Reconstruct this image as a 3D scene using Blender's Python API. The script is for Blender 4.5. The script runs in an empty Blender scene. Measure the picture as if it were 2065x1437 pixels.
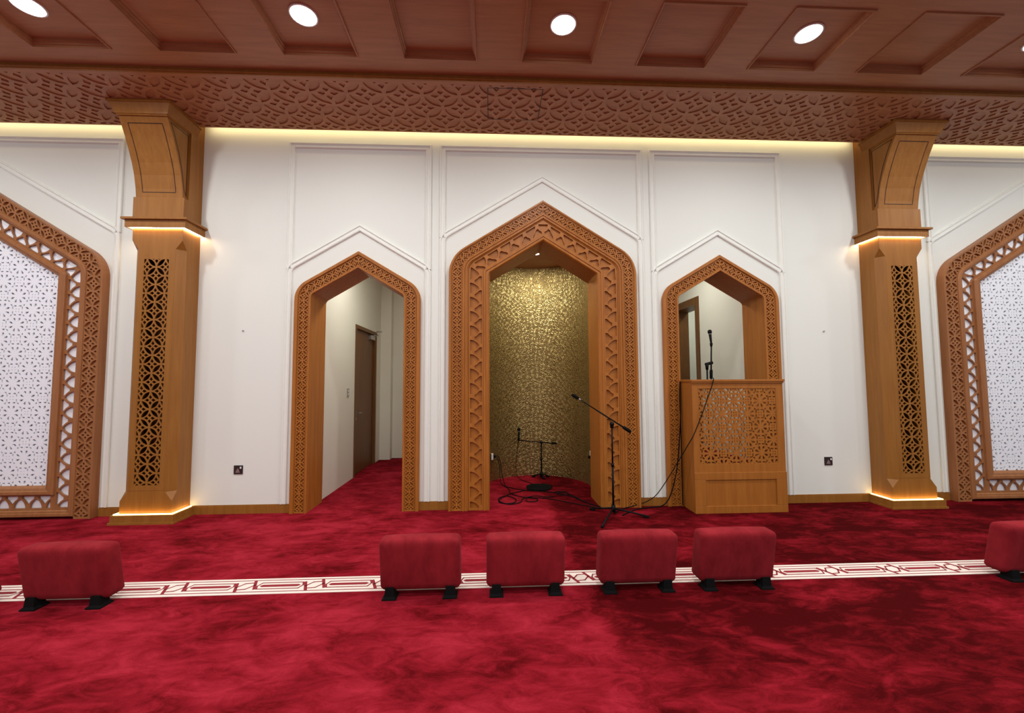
import bpy, math, random
from bisect import bisect_right
from mathutils import Vector, Matrix
from mathutils.geometry import delaunay_2d_cdt

random.seed(4)
scene = bpy.context.scene
C = scene.collection
PI = math.pi

# ------------------------------------------------------------------ camera
F_PX = 848.1537
cd = bpy.data.cameras.new('camera')
cd.sensor_width = 36.0
cd.sensor_fit = 'HORIZONTAL'
cd.lens = F_PX * 36.0 / 2065.0
cd.clip_start = 0.05
cam = bpy.data.objects.new('camera', cd)
C.objects.link(cam)
yaw, pitch, roll = 0.0478867, 0.0591869, -0.0047631
r0 = Vector((math.cos(yaw), -math.sin(yaw), 0)); f0 = Vector((math.sin(yaw), math.cos(yaw), 0)); z0 = Vector((0, 0, 1))
fw = math.cos(pitch) * f0 + math.sin(pitch) * z0
up = -math.sin(pitch) * f0 + math.cos(pitch) * z0
rt = math.cos(roll) * r0 + math.sin(roll) * up
up = -math.sin(roll) * r0 + math.cos(roll) * up
cam.matrix_world = Matrix(((rt.x, up.x, -fw.x, -0.64487), (rt.y, up.y, -fw.y, -5.25051),
                           (rt.z, up.z, -fw.z, 1.55), (0, 0, 0, 1)))
scene.camera = cam

# ------------------------------------------------------------------ exposure and world
vs = scene.view_settings
vs.view_transform = 'Standard'
vs.look = 'None'
vs.gamma = 1.0
vs.use_curve_mapping = False
vs.exposure = 0.0
w = bpy.data.worlds.new('world')
scene.world = w
w.use_nodes = True
w.node_tree.nodes['Background'].inputs[0].default_value = (0.92, 0.95, 1.0, 1)
w.node_tree.nodes['Background'].inputs[1].default_value = 0.42


def area(name, loc, direction, sx, sy, power, color=(1, 1, 1), shape='RECTANGLE', spread=PI):
    ld = bpy.data.lights.new(name, 'AREA')
    ld.shape = shape
    ld.size = sx
    if shape in ('RECTANGLE', 'ELLIPSE'):
        ld.size_y = sy
    ld.energy = power
    ld.color = color
    ld.spread = spread
    o = bpy.data.objects.new(name, ld)
    o.location = loc
    o.rotation_euler = Vector(direction).to_track_quat('-Z', 'Y').to_euler()
    C.objects.link(o)
    return o


PITCH = 1.145
# downlights of the hall: the row in view and the rows behind the camera
for r in range(4):
    for i in (-6, -4, -2, 0, 2, 4, 6):
        area('downlight_beam', (i * PITCH + .004, -1.67 - 2 * PITCH * r, 4.66), (0, 0, -1), .2, .2, 35, (.96, .965, .95), 'DISK')
COVE = (1.0, .80, .42)
for x0, x1 in ((-8.2, -4.85), (-4.15, 4.15), (4.85, 8.2)):
    area('cove_glow', ((x0 + x1) / 2, -.105, 4.735), (0, 1, -.25), x1 - x0, .04, 1.15 * (x1 - x0), COVE)
area('corridor_beam', (-2.05, .95, 3.55), (0, 0, -1), .3, .3, 24, (1, .97, .88), 'DISK')
area('pulpit_room_beam', (2.0, 1.3, 3.6), (0, 0, -1), .3, .3, 20, (1, .98, .90), 'DISK')
area('passage_beam', (3.7, 2.3, 3.5), (0, 0, -1), .3, .3, 14, (.93, 1, .95), 'DISK')
area('niche_beam', (.02, .95, 3.43), (0, .18, -1), .09, .09, 20, (1, .95, .84), 'DISK', 2.9)


# ------------------------------------------------------------------ materials
def new_mat(name):
    m = bpy.data.materials.new(name)
    m.use_nodes = True
    nt = m.node_tree
    return m, nt, nt.nodes['Principled BSDF']


def plain(name, col, rough=.6, metal=0.0, bump=0.0, bscale=200):
    m, nt, b = new_mat(name)
    b.inputs['Base Color'].default_value = (*col, 1)
    b.inputs['Roughness'].default_value = rough
    b.inputs['Metallic'].default_value = metal
    if col[0] < .02:
        b.inputs['Specular IOR Level'].default_value = .12
    n = nt.nodes.new('ShaderNodeTexNoise')
    n.inputs['Scale'].default_value = bscale
    tc = nt.nodes.new('ShaderNodeTexCoord')
    nt.links.new(tc.outputs['Object'], n.inputs['Vector'])
    if bump:
        bp = nt.nodes.new('ShaderNodeBump')
        bp.inputs['Strength'].default_value = bump
        bp.inputs['Distance'].default_value = .002
        nt.links.new(n.outputs['Fac'], bp.inputs['Height'])
        nt.links.new(bp.outputs['Normal'], b.inputs['Normal'])
    return m


def wood(name, c1, c2, rough=.42, sc=(22, 22, 1.6)):
    m, nt, b = new_mat(name)
    tc = nt.nodes.new('ShaderNodeTexCoord')
    mp = nt.nodes.new('ShaderNodeMapping')
    mp.inputs['Scale'].default_value = sc
    n1 = nt.nodes.new('ShaderNodeTexNoise')
    n1.inputs['Scale'].default_value = 1.0
    n1.inputs['Detail'].default_value = 6
    n1.inputs['Roughness'].default_value = .65
    rp = nt.nodes.new('ShaderNodeValToRGB')
    rp.color_ramp.elements[0].position = .32
    rp.color_ramp.elements[0].color = (*c2, 1)
    rp.color_ramp.elements[1].position = .68
    rp.color_ramp.elements[1].color = (*c1, 1)
    L = nt.links.new
    L(tc.outputs['Object'], mp.inputs['Vector'])
    L(mp.outputs['Vector'], n1.inputs['Vector'])
    L(n1.outputs['Fac'], rp.inputs['Fac'])
    L(rp.outputs['Color'], b.inputs['Base Color'])
    b.inputs['Roughness'].default_value = rough
    b.inputs['Specular IOR Level'].default_value = .3
    return m


def emit(name, col, s):
    m, nt, b = new_mat(name)
    b.inputs['Base Color'].default_value = (*col, 1)
    b.inputs['Emission Color'].default_value = (*col, 1)
    b.inputs['Emission Strength'].default_value = s
    return m


def carpet_mat():
    m, nt, b = new_mat('red_carpet')
    L = nt.links.new
    N = nt.nodes.new
    tc = N('ShaderNodeTexCoord')
    # sheen of brushed pile mixed into the colour: large soft patches, streaked and small scuffs
    mp1 = N('ShaderNodeMapping'); mp1.inputs['Scale'].default_value = (.9, 1.5, 1); mp1.inputs['Rotation'].default_value = (0, 0, .35)
    n1 = N('ShaderNodeTexNoise'); n1.inputs['Scale'].default_value = 1.5; n1.inputs['Detail'].default_value = 5; n1.inputs['Roughness'].default_value = .62; n1.inputs['Distortion'].default_value = .5
    mp2 = N('ShaderNodeMapping'); mp2.inputs['Scale'].default_value = (3.2, 6.5, 1); mp2.inputs['Rotation'].default_value = (0, 0, -.3)
    n2 = N('ShaderNodeTexNoise'); n2.inputs['Scale'].default_value = 1.3; n2.inputs['Detail'].default_value = 6; n2.inputs['Roughness'].default_value = .74; n2.inputs['Distortion'].default_value = .8
    n3 = N('ShaderNodeTexNoise'); n3.inputs['Scale'].default_value = 160; n3.inputs['Detail'].default_value = 3
    for mp, n in ((mp1, n1), (mp2, n2)):
        L(tc.outputs['Object'], mp.inputs['Vector']); L(mp.outputs['Vector'], n.inputs['Vector'])
    L(tc.outputs['Object'], n3.inputs['Vector'])
    # two carpet widths of opposite nap, their sheen painted as tone, meet at x = 0.06
    sx = N('ShaderNodeSeparateXYZ'); L(tc.outputs['Object'], sx.inputs[0])
    wob = N('ShaderNodeMath'); wob.operation = 'MULTIPLY_ADD'; wob.inputs[1].default_value = .75; wob.inputs[2].default_value = -.43
    L(n2.outputs['Fac'], wob.inputs[0])
    ad = N('ShaderNodeMath'); ad.operation = 'ADD'; L(sx.outputs['X'], ad.inputs[0]); L(wob.outputs[0], ad.inputs[1])
    st = N('ShaderNodeMapRange'); st.inputs['From Min'].default_value = -.02; st.inputs['From Max'].default_value = .05
    L(ad.outputs[0], st.inputs['Value'])
    mixn = N('ShaderNodeMath'); mixn.operation = 'MULTIPLY_ADD'; mixn.inputs[1].default_value = .55
    L(n2.outputs['Fac'], mixn.inputs[0]); 
    h = N('ShaderNodeMath'); h.operation = 'MULTIPLY'; h.inputs[1].default_value = .6; L(n1.outputs['Fac'], h.inputs[0])
    L(h.outputs[0], mixn.inputs[2])
    bias = N('ShaderNodeMath'); bias.operation = 'MULTIPLY_ADD'; bias.inputs[1].default_value = -.15
    L(st.outputs['Result'], bias.inputs[0]); L(mixn.outputs[0], bias.inputs[2])
    rp = N('ShaderNodeValToRGB')
    e = rp.color_ramp.elements
    e[0].position = .38; e[0].color = (.085, .004, .006, 1)
    e[1].position = .70; e[1].color = (.50, .034, .062, 1)
    k = e.new(.465); k.color = (.18, .008, .013, 1)
    k = e.new(.565); k.color = (.33, .016, .031, 1)
    L(bias.outputs[0], rp.inputs['Fac'])
    mx = N('ShaderNodeMix'); mx.data_type = 'RGBA'; mx.blend_type = 'MULTIPLY'; mx.inputs[0].default_value = .35
    L(rp.outputs['Color'], mx.inputs[6]); L(n3.outputs['Fac'], mx.inputs[7])
    gain = N('ShaderNodeMix'); gain.data_type = 'RGBA'; gain.blend_type = 'MULTIPLY'; gain.inputs[0].default_value = 1; gain.inputs[7].default_value = (.82, .63, .64, 1)
    L(mx.outputs[2], gain.inputs[6])
    L(gain.outputs[2], b.inputs['Base Color'])
    b.inputs['Roughness'].default_value = .95
    b.inputs['Specular IOR Level'].default_value = .02
    b.inputs['Sheen Weight'].default_value = .0
    b.inputs['Sheen Tint'].default_value = (1, .35, .4, 1)
    bp = N('ShaderNodeBump'); bp.inputs['Strength'].default_value = .5; bp.inputs['Distance'].default_value = .006
    L(n3.outputs['Fac'], bp.inputs['Height']); L(bp.outputs['Normal'], b.inputs['Normal'])
    return m


def velvet_mat(name, c1, c2):
    m, nt, b = new_mat(name)
    L = nt.links.new
    N = nt.nodes.new
    tc = N('ShaderNodeTexCoord')
    oi = N('ShaderNodeObjectInfo')
    mp = N('ShaderNodeMapping'); mp.inputs['Scale'].default_value = (7, 4, 3)
    va = N('ShaderNodeVectorMath'); va.operation = 'ADD'
    L(tc.outputs['Object'], va.inputs[0]); L(oi.outputs['Location'], va.inputs[1])
    L(va.outputs[0], mp.inputs['Vector'])
    n = N('ShaderNodeTexNoise'); n.inputs['Scale'].default_value = 1; n.inputs['Detail'].default_value = 6; n.inputs['Roughness'].default_value = .7
    L(mp.outputs['Vector'], n.inputs['Vector'])
    rp = N('ShaderNodeValToRGB')
    rp.color_ramp.elements[0].position = .35; rp.color_ramp.elements[0].color = (*c2, 1)
    rp.color_ramp.elements[1].position = .68; rp.color_ramp.elements[1].color = (*c1, 1)
    L(n.outputs['Fac'], rp.inputs['Fac']); L(rp.outputs['Color'], b.inputs['Base Color'])
    b.inputs['Roughness'].default_value = .9
    b.inputs['Specular IOR Level'].default_value = .03
    b.inputs['Sheen Weight'].default_value = .06
    b.inputs['Sheen Tint'].default_value = (1, .4, .4, 1)
    return m


def gold_mat():
    m, nt, b = new_mat('embossed_gold_wallpaper')
    L = nt.links.new
    N = nt.nodes.new
    tc = N('ShaderNodeTexCoord')
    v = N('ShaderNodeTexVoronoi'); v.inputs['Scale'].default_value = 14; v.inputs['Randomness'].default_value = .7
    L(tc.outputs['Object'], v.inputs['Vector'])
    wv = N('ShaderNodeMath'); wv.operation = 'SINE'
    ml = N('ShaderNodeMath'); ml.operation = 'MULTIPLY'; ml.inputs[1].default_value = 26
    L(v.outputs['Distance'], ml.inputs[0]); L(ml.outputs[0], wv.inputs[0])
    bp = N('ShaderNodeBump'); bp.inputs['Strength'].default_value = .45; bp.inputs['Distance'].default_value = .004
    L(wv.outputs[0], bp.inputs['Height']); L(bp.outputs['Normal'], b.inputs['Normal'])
    rp = N('ShaderNodeValToRGB')      # emboss shading put into the colour: darker grooves, lighter ridges
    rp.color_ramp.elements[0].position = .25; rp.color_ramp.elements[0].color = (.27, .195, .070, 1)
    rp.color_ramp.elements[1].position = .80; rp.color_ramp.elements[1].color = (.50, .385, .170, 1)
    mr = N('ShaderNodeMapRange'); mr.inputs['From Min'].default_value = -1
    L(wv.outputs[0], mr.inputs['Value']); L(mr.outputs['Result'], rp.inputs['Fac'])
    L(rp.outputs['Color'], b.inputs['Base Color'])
    b.inputs['Metallic'].default_value = .9
    b.inputs['Roughness'].default_value = .46
    return m


M = dict(
    white=plain('warm_white_paint', (.765, .785, .735), .75, 0, .05, 60),
    trimw=plain('white_moulding_paint', (.785, .80, .75), .6),
    cream=plain('corridor_paint', (.74, .72, .63), .8),
    wood=wood('light_oak_stain', (.315, .130, .023), (.25, .095, .014)),
    woodo=wood('orange_teak_stain', (.41, .146, .024), (.30, .098, .014)),
    woodp=wood('pulpit_stain', (.38, .135, .022), (.295, .098, .014)),
    woodw=wood('carved_oak', (.36, .15, .058), (.28, .108, .036)),
    woodc=wood('ceiling_mahogany', (.43, .20, .095), (.345, .155, .07), .40, (2.0, 24, 24)),
    dark=wood('dark_wood', (.05, .014, .005), (.03, .009, .003)),  # near-black wood for groove strips, hatch joint and lattice backing
    doorw=wood('brown_door_veneer', (.17, .072, .020), (.12, .048, .012)),
    carpet=carpet_mat(),
    velvet=velvet_mat('dark_red_velvet', (.29, .020, .028), (.18, .011, .016)),
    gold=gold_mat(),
    screen=plain('white_fretwork', (.88, .91, .97), .6),
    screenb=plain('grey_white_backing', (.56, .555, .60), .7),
    screenw=plain('white_backing', (.88, .91, .97), .6),  # plain white paint behind the scalloped lattice
    black=plain('black_metal', (.005, .005, .0055), .5),
    rubber=plain('black_rubber', (.004, .004, .004), .85),
    steel=plain('brushed_steel', (.45, .44, .42), .35, .9),
    nickel=plain('black_nickel', (.055, .035, .035), .3, .5),
    plastic=plain('white_plastic', (.80, .80, .80), .4),
    lens=emit('lit_diffuser', (1, .98, .94), 14),
    led=emit('warm_led_strip', (1, .66, .20), 15),
    ledw=emit('soft_white_led_strip', (1, .78, .48), 40),
    ivory=plain('ivory_wool', (.80, .70, .62), .95, 0, .4, 150),
    redw=plain('red_wool', (.26, .012, .022), .95),
)


# ------------------------------------------------------------------ mesh helpers
class MB:
    def __init__(self):
        self.v = []
        self.f = []

    def add(self, vs_, fs):
        o = len(self.v)
        self.v += [tuple(p) for p in vs_]
        self.f += [tuple(i + o for i in f) for f in fs]
        return self

    def box(self, x0, x1, y0, y1, zz0, zz1):
        return self.add([(x0, y0, zz0), (x1, y0, zz0), (x1, y1, zz0), (x0, y1, zz0),
                         (x0, y0, zz1), (x1, y0, zz1), (x1, y1, zz1), (x0, y1, zz1)],
                        [(0, 3, 2, 1), (4, 5, 6, 7), (0, 1, 5, 4), (1, 2, 6, 5), (2, 3, 7, 6), (3, 0, 4, 7)])

    def loft(self, rings, close=True, caps=True):
        n = len(rings[0])
        vs_ = [p for r_ in rings for p in r_]
        fs = []
        for a in range(len(rings) - 1):
            for i in range(n if close else n - 1):
                j = (i + 1) % n
                fs.append((a * n + i, a * n + j, (a + 1) * n + j, (a + 1) * n + i))
        if caps:
            fs.append(tuple(range(n - 1, -1, -1)))
            fs.append(tuple(range((len(rings) - 1) * n, len(rings) * n)))
        return self.add(vs_, fs)

    def tube(self, pts, r, n=8, caps=True):
        pts = [Vector(p) for p in pts]
        rr = r if isinstance(r, (list, tuple)) else [r] * len(pts)
        t0 = (pts[1] - pts[0]).normalized()
        a = Vector((0, 0, 1)) if abs(t0.z) < .9 else Vector((1, 0, 0))
        u = t0.cross(a).normalized()
        rings = []
        for i, p in enumerate(pts):
            t = (pts[min(i + 1, len(pts) - 1)] - pts[max(i - 1, 0)]).normalized()
            u = (u - t * u.dot(t))
            u = u.normalized() if u.length > 1e-6 else t.orthogonal().normalized()
            v = t.cross(u)
            rings.append([p + (u * math.cos(2 * PI * k / n) + v * math.sin(2 * PI * k / n)) * rr[i] for k in range(n)])
        return self.loft(rings, True, caps)

    def lathe(self, prof, c=(0, 0, 0), n=24, axis='z'):
        rings = []
        for r_, h in prof:
            ring = []
            for k in range(n):
                a = 2 * PI * k / n
                p = (r_ * math.cos(a), r_ * math.sin(a), h)
                if axis == 'y':
                    p = (p[0], p[2], p[1])
                if axis == 'x':
                    p = (p[2], p[0], p[1])
                ring.append((p[0] + c[0], p[1] + c[1], p[2] + c[2]))
            rings.append(ring)
        return self.loft(rings, True, True)

    def sweep(self, lines, closed_path=False, closed_prof=False):
        """lines: one list of points per profile corner, all the same length"""
        m = len(lines)
        n = len(lines[0])
        vs_ = [p for l in lines for p in l]
        fs = []
        for a in range(m if closed_prof else m - 1):
            b = (a + 1) % m
            for i in range(n if closed_path else n - 1):
                j = (i + 1) % n
                fs.append((a * n + i, a * n + j, b * n + j, b * n + i))
        return self.add(vs_, fs)

    def plate(self, outer, holes, fmap, h0, h1, back=False):
        """flat board with cut-outs; fmap(s, t, h) places it"""
        vv = []
        faces = []
        for poly in [outer] + holes:
            o = len(vv)
            if area2(poly) < 0:
                poly = poly[::-1]
            vv += [Vector(p) for p in poly]
            faces.append(list(range(o, o + len(poly))))
        V, E_, Fc, ov, oe, of = delaunay_2d_cdt(vv, [], faces, 0, 1e-6, True)
        keep = [f for f, ids in zip(Fc, of) if list(ids) == [0]]
        cnt = {}
        for f in keep:
            for i in range(len(f)):
                a, b = f[i], f[(i + 1) % len(f)]
                k = (min(a, b), max(a, b))
                cnt[k] = None if k in cnt else (a, b)
        n = len(V)
        vs_ = [fmap(p[0], p[1], h1) for p in V] + [fmap(p[0], p[1], h0) for p in V]
        fs = [tuple(f) for f in keep]
        for e in cnt.values():
            if e:
                a, b = e
                fs.append((b, a, a + n, b + n))
        if back:
            fs += [tuple(i + n for i in reversed(f)) for f in keep]
        return self.add(vs_, fs)

    def build(self, name, mat, parent=None, smooth=False, bevel=0, segs=2, loc=None):
        me = bpy.data.meshes.new(name)
        me.from_pydata(self.v, [], self.f)
        me.update()
        me.materials.append(M[mat] if isinstance(mat, str) else mat)
        if smooth:
            for p in me.polygons:
                p.use_smooth = True
        o = bpy.data.objects.new(name, me)
        C.objects.link(o)
        if parent:
            o.parent = parent
        if loc:
            o.location = loc
        if bevel:
            b = o.modifiers.new('edge', 'BEVEL')
            b.width = bevel
            b.segments = segs
            b.limit_method = 'ANGLE'
        return o


def area2(p):
    return sum(p[i][0] * p[(i + 1) % len(p)][1] - p[(i + 1) % len(p)][0] * p[i][1] for i in range(len(p)))


def clip(poly, cl):
    """poly against the convex counter-clockwise polygon cl"""
    out = poly
    for i in range(len(cl)):
        a, b = cl[i], cl[(i + 1) % len(cl)]
        inp, out = out, []
        if not inp:
            return []

        def side(p):
            return (b[0] - a[0]) * (p[1] - a[1]) - (b[1] - a[1]) * (p[0] - a[0])
        for j in range(len(inp)):
            p, q = inp[j], inp[(j + 1) % len(inp)]
            sp, sq = side(p), side(q)
            if sp >= 0:
                out.append(p)
            if (sp > 0 and sq < 0) or (sp < 0 and sq > 0):
                t = sp / (sp - sq)
                out.append((p[0] + (q[0] - p[0]) * t, p[1] + (q[1] - p[1]) * t))
    return out


def clipped(holes, cl, amin):
    res = []
    for h in holes:
        c_ = clip(h, cl)
        if len(c_) > 2:
            d = []
            for p in c_:
                if not d or math.hypot(p[0] - d[-1][0], p[1] - d[-1][1]) > 1e-5:
                    d.append(p)
            if len(d) > 2 and abs(area2(d)) / 2 > amin:
                res.append(d)
    return res


def rect(x0, x1, y0, y1):
    return [(x0, y0), (x1, y0), (x1, y1), (x0, y1)]


def flower(x0, x1, y0, y1, P, wd, cx=0.0, cy=0.0, n=4):
    """interlaced circles on a staggered grid: petal cut-outs and four small ones inside each star"""
    hs = []
    r_ = P / 2 - wd / 2
    D = P * math.sqrt(.5)
    hc = math.sqrt(r_ * r_ - D * D / 4)
    i0, i1 = int((x0 - cx) / (P / 2)) - 2, int((x1 - cx) / (P / 2)) + 2
    j0, j1 = int((y0 - cy) / (P / 2)) - 2, int((y1 - cy) / (P / 2)) + 2
    tip = P / 2 - math.sqrt((P / 2 + wd / 2) ** 2 - P * P / 4)
    s = (.207 * P - wd / 2) / math.sqrt(2)
    for i in range(i0, i1 + 1):
        for j in range(j0, j1 + 1):
            ax, ay = cx + i * P / 2, cy + j * P / 2
            if (i + j) % 2 == 0:
                for sg in (1, -1):
                    mx, my = ax + sg * P / 4, ay + P / 4
                    dx, dy = sg * .70711, .70711
                    px, py = -dy, dx
                    a_ = [-hc + 2 * hc * k / n for k in range(n + 1)]
                    th = [max(0, math.sqrt(max(0, r_ * r_ - a * a)) - D / 2) for a in a_]
                    up_ = [(mx + dx * a + px * t, my + dy * a + py * t) for a, t in zip(a_, th)]
                    dn = [(mx + dx * a - px * t, my + dy * a - py * t) for a, t in zip(a_, th)]
                    hs.append(dn + up_[-2:0:-1])
            else:
                q = [(wd * .72, 0), (s + wd * .36, -s + wd * .36), (tip * .97, 0), (s + wd * .36, s - wd * .36)]
                for k in range(4):
                    c_, s_ = ((1, 0), (0, 1), (-1, 0), (0, -1))[k]
                    hs.append([(ax + p[0] * c_ - p[1] * s_, ay + p[0] * s_ + p[1] * c_) for p in q])
    return clipped(hs, rect(x0, x1, y0, y1), P * P * 4e-4)


def rosettes(x0, x1, y0, y1, P, cx, cy, cl=None, g=1.0):
    """eight-petal rosettes alternating with small barred squares"""
    hs = []
    a = P / 2

    def quad(x, y, l, wd, ang, k=.5):
        c_, s_ = math.cos(ang), math.sin(ang)
        q = [(-l, 0), (l * k - l * .5, -wd), (l, 0), (l * k - l * .5, wd)]
        hs.append([(x + p[0] * c_ - p[1] * s_, y + p[0] * s_ + p[1] * c_) for p in q])

    def bar(x, y, l, wd, ang):
        c_, s_ = math.cos(ang), math.sin(ang)
        q = [(-l, -wd), (l, -wd), (l, wd), (-l, wd)]
        hs.append([(x + p[0] * c_ - p[1] * s_, y + p[0] * s_ + p[1] * c_) for p in q])
    for i in range(int((x0 - cx) / a) - 2, int((x1 - cx) / a) + 3):
        for j in range(int((y0 - cy) / a) - 2, int((y1 - cy) / a) + 3):
            X, Y = cx + i * a, cy + j * a
            if (i + j) % 2 == 0:
                for k in range(8):
                    t = PI / 8 + k * PI / 4
                    quad(X + .38 * a * math.cos(t), Y + .38 * a * math.sin(t), .15 * a * g, .075 * a * g, t, .9)
            else:
                for sx in (1, -1):
                    for sy in (1, -1):
                        bar(X + sx * .165 * a, Y + sy * .31 * a, .085 * a * g, .036 * a * g, 0)
                        bar(X + sx * .31 * a, Y + sy * .165 * a, .085 * a * g, .036 * a * g, PI / 2)
                        quad(X + sx * .41 * a, Y + sy * .36 * a, .10 * a * g, .055 * a * g, math.atan2(sy, sx) + .15)
                        bar(X + sx * .09 * a, Y + sy * .09 * a, .026 * a * g, .026 * a * g, 0)
    return clipped(hs, cl or rect(x0, x1, y0, y1), P * P * 3e-4)


def scales(s0, s1, W, U):
    """pointed scallops with their points inward and small triangles between them, s = 0 is the axis"""
    hs = []

    def half(u):
        return .372 * U * max(0.0, 1 - u * u) ** .75
    for i in range(int(s0 / (U / 2)) - 2, int(s1 / (U / 2)) + 3):
        c_ = i * U / 2
        if i % 2 == 0:
            us = [0, .2, .4, .6, .8, .93]
            L_ = [(c_ - half(u), W * (.09 + .63 * u)) for u in us]
            R_ = [(c_ + half(u), W * (.09 + .63 * u)) for u in us]
            hs.append(L_ + [(c_, W * .72)] + R_[::-1])
        else:
            ts = [.40, .5, .6, .7, .8, .90]
            wdt = [max(.012 * U, .5 * U - half((t - .09) / .63) - .118 * U) for t in ts]
            hs.append([(c_ - x, W * t) for t, x in zip(ts, wdt)] + [(c_ + x, W * t) for t, x in zip(ts[::-1], wdt[::-1])])
    return clipped(hs, rect(s0 + .02, s1 - .02, .001, W - .001), 2e-5)


# ------------------------------------------------------------------ arches
class Arch:
    def __init__(s, cx, half, za, tan, r, k=.9):
        s.cx, s.half, s.za, s.tan, s.r, s.k = cx, half, za, tan, r, k

    def pts(s, d, zb=0.0, n=8):
        hf = s.half - d
        cs = 1 / math.sqrt(1 + s.tan ** 2)
        za = s.za - d * s.k / cs
        zk = za - s.tan * hf
        r_ = max(s.r - d, .035)
        phi = PI / 2 - math.atan(s.tan)
        t = r_ * math.tan(phi / 2)
        half_ = [(-hf, zb)]
        c0 = (-hf + r_, zk - t)
        for i in range(n + 1):
            a = PI - phi * i / n
            half_.append((c0[0] + r_ * math.cos(a), c0[1] + r_ * math.sin(a)))
        full = half_ + [(0, za)] + [(-p[0], p[1]) for p in half_[::-1]]
        return [(s.cx + p[0], p[1]) for p in full]


def line3(pts, h):
    return [(p[0], -h, p[1]) for p in pts]


def arch_sweep(mb, A, prof, zb=0.0, closed=False, zb_of=None):
    mb.sweep([line3(A.pts(d, zb_of(d) if zb_of else zb), h) for d, h in prof], closed)


def band_map(A, d0, d1, zb=0.0):
    po, pi_ = A.pts(d0, zb), A.pts(d1, zb)
    mid = [((a[0] + b[0]) / 2, (a[1] + b[1]) / 2) for a, b in zip(po, pi_)]
    S = [0]
    for a, b in zip(mid, mid[1:]):
        S.append(S[-1] + math.hypot(b[0] - a[0], b[1] - a[1]))
    tot = S[-1]
    S = [x - tot / 2 for x in S]
    W = abs(d1 - d0)

    def fm(s, t, h):
        i = min(max(bisect_right(S, s) - 1, 0), len(S) - 2)
        u = (s - S[i]) / (S[i + 1] - S[i])
        v = t / W
        ox, oz = po[i][0] + (po[i + 1][0] - po[i][0]) * u, po[i][1] + (po[i + 1][1] - po[i][1]) * u
        ix, iz = pi_[i][0] + (pi_[i + 1][0] - pi_[i][0]) * u, pi_[i][1] + (pi_[i + 1][1] - pi_[i][1]) * u
        return (ox + (ix - ox) * v, -h, oz + (iz - oz) * v)
    outer = [(s, 0) for s in S] + [(s, W) for s in S[::-1]]
    return fm, outer, S, W


# ------------------------------------------------------------------ object properties
def empty(name, loc, label, cat, group=None):
    o = bpy.data.objects.new(name, None)
    o.empty_display_size = .1
    C.objects.link(o)
    o.location = loc
    return tag(o, label, cat, group)


def tag(o, label, cat, group=None):
    o['label'] = label
    o['category'] = cat
    if group:
        o['group'] = group
    return o


def struct(o, label=None, cat=None):
    o['kind'] = 'structure'
    if label:
        o['label'] = label
    if cat:
        o['category'] = cat
    return o


def dup(root, loc, label):
    r_ = root.copy()
    C.objects.link(r_)
    r_.location = loc
    r_['label'] = label
    for ch in root.children:
        c_ = ch.copy()
        C.objects.link(c_)
        c_.parent = r_
        for g in ch.children:
            d = g.copy()
            C.objects.link(d)
            d.parent = c_
    return r_


def spline(pts, sub=6):
    P_ = [Vector(p) for p in pts]
    P_ = [P_[0]] + P_ + [P_[-1]]
    out = []
    for i in range(1, len(P_) - 2):
        for k in range(sub):
            t = k / sub
            a, b, c_, d = P_[i - 1], P_[i], P_[i + 1], P_[i + 2]
            out.append(.5 * ((2 * b) + (c_ - a) * t + (2 * a - 5 * b + 4 * c_ - d) * t * t + (3 * b - a - 3 * c_ + d) * t ** 3))
    out.append(P_[-2])
    return out


# ================================================================== the hall
ZC, ZS = 4.70, 4.65            # ceiling and carved soffit
A_L = Arch(-2.29, .762, 3.167, .597, .27)
A_R = Arch(2.29, .762, 3.167, .597, .27)
A_M = Arch(.005, 1.18, 3.836, .62, .39, .87)
SIDE_IN, MID_IN = .20, .50

flr = struct(MB().box(-9.5, 9.5, -11, 4.2, -.1, 0).build('floor', 'carpet'), 'deep red wall to wall carpet with brushed pile', 'carpet')

# woven border across the carpet: ivory ground with red lines, lozenges and knots
bd = MB().box(-9.4, 9.4, -1.982, -1.737, 0.0, .003).build('woven_border', 'ivory', flr)
rl = MB()


def stripe(pts, wd):
    for (xa, ya), (xb, yb) in zip(pts, pts[1:]):
        L_ = math.hypot(xb - xa, yb - ya)
        nx, ny = -(yb - ya) / L_ * wd / 2, (xb - xa) / L_ * wd / 2
        ex, ey = (xb - xa) / L_ * wd * .3, (yb - ya) / L_ * wd * .3
        rl.add([(xa - ex + nx, ya - ey + ny, .0045), (xa - ex - nx, ya - ey - ny, .0045), (xb + ex - nx, yb + ey - ny, .0045), (xb + ex + nx, yb + ey + ny, .0045)], [(0, 1, 2, 3)])


YM = -1.86
UP = .515
for k in range(-18, 18):
    c = -3.035 + k * UP            # knot centre
    for sy in (1, -1):
        stripe([(c - UP / 2, YM + sy * .090), (c + UP / 2, YM + sy * .090)], .008)
        stripe([(c + .105, YM + sy * .048), (c + UP - .105, YM + sy * .048)], .010)
    for q, sg in ((c + .105, 1), (c - .105, -1)):
        stripe([(q, YM + .048), (q - sg * .018, YM), (q, YM - .048)], .010)
    for sg in (1, -1):
        stripe([(c - sg * .088, YM + sg * .048), (c - sg * .036, YM - sg * .080)], .022)
        stripe([(c - sg * .062, YM - sg * .018), (c - sg * .022, YM + sg * .045), (c + sg * .036, YM + sg * .052)], .011)
    rl.add([(c + .105, YM, .0045), (c + .125, YM - .017, .0045), (c + UP - .125, YM - .017, .0045), (c + UP - .105, YM, .0045), (c + UP - .125, YM + .017, .0045), (c + .125, YM + .017, .0045)], [(0, 1, 2, 3, 4, 5)])
rl.build('woven_line', 'redw', bd)

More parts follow.
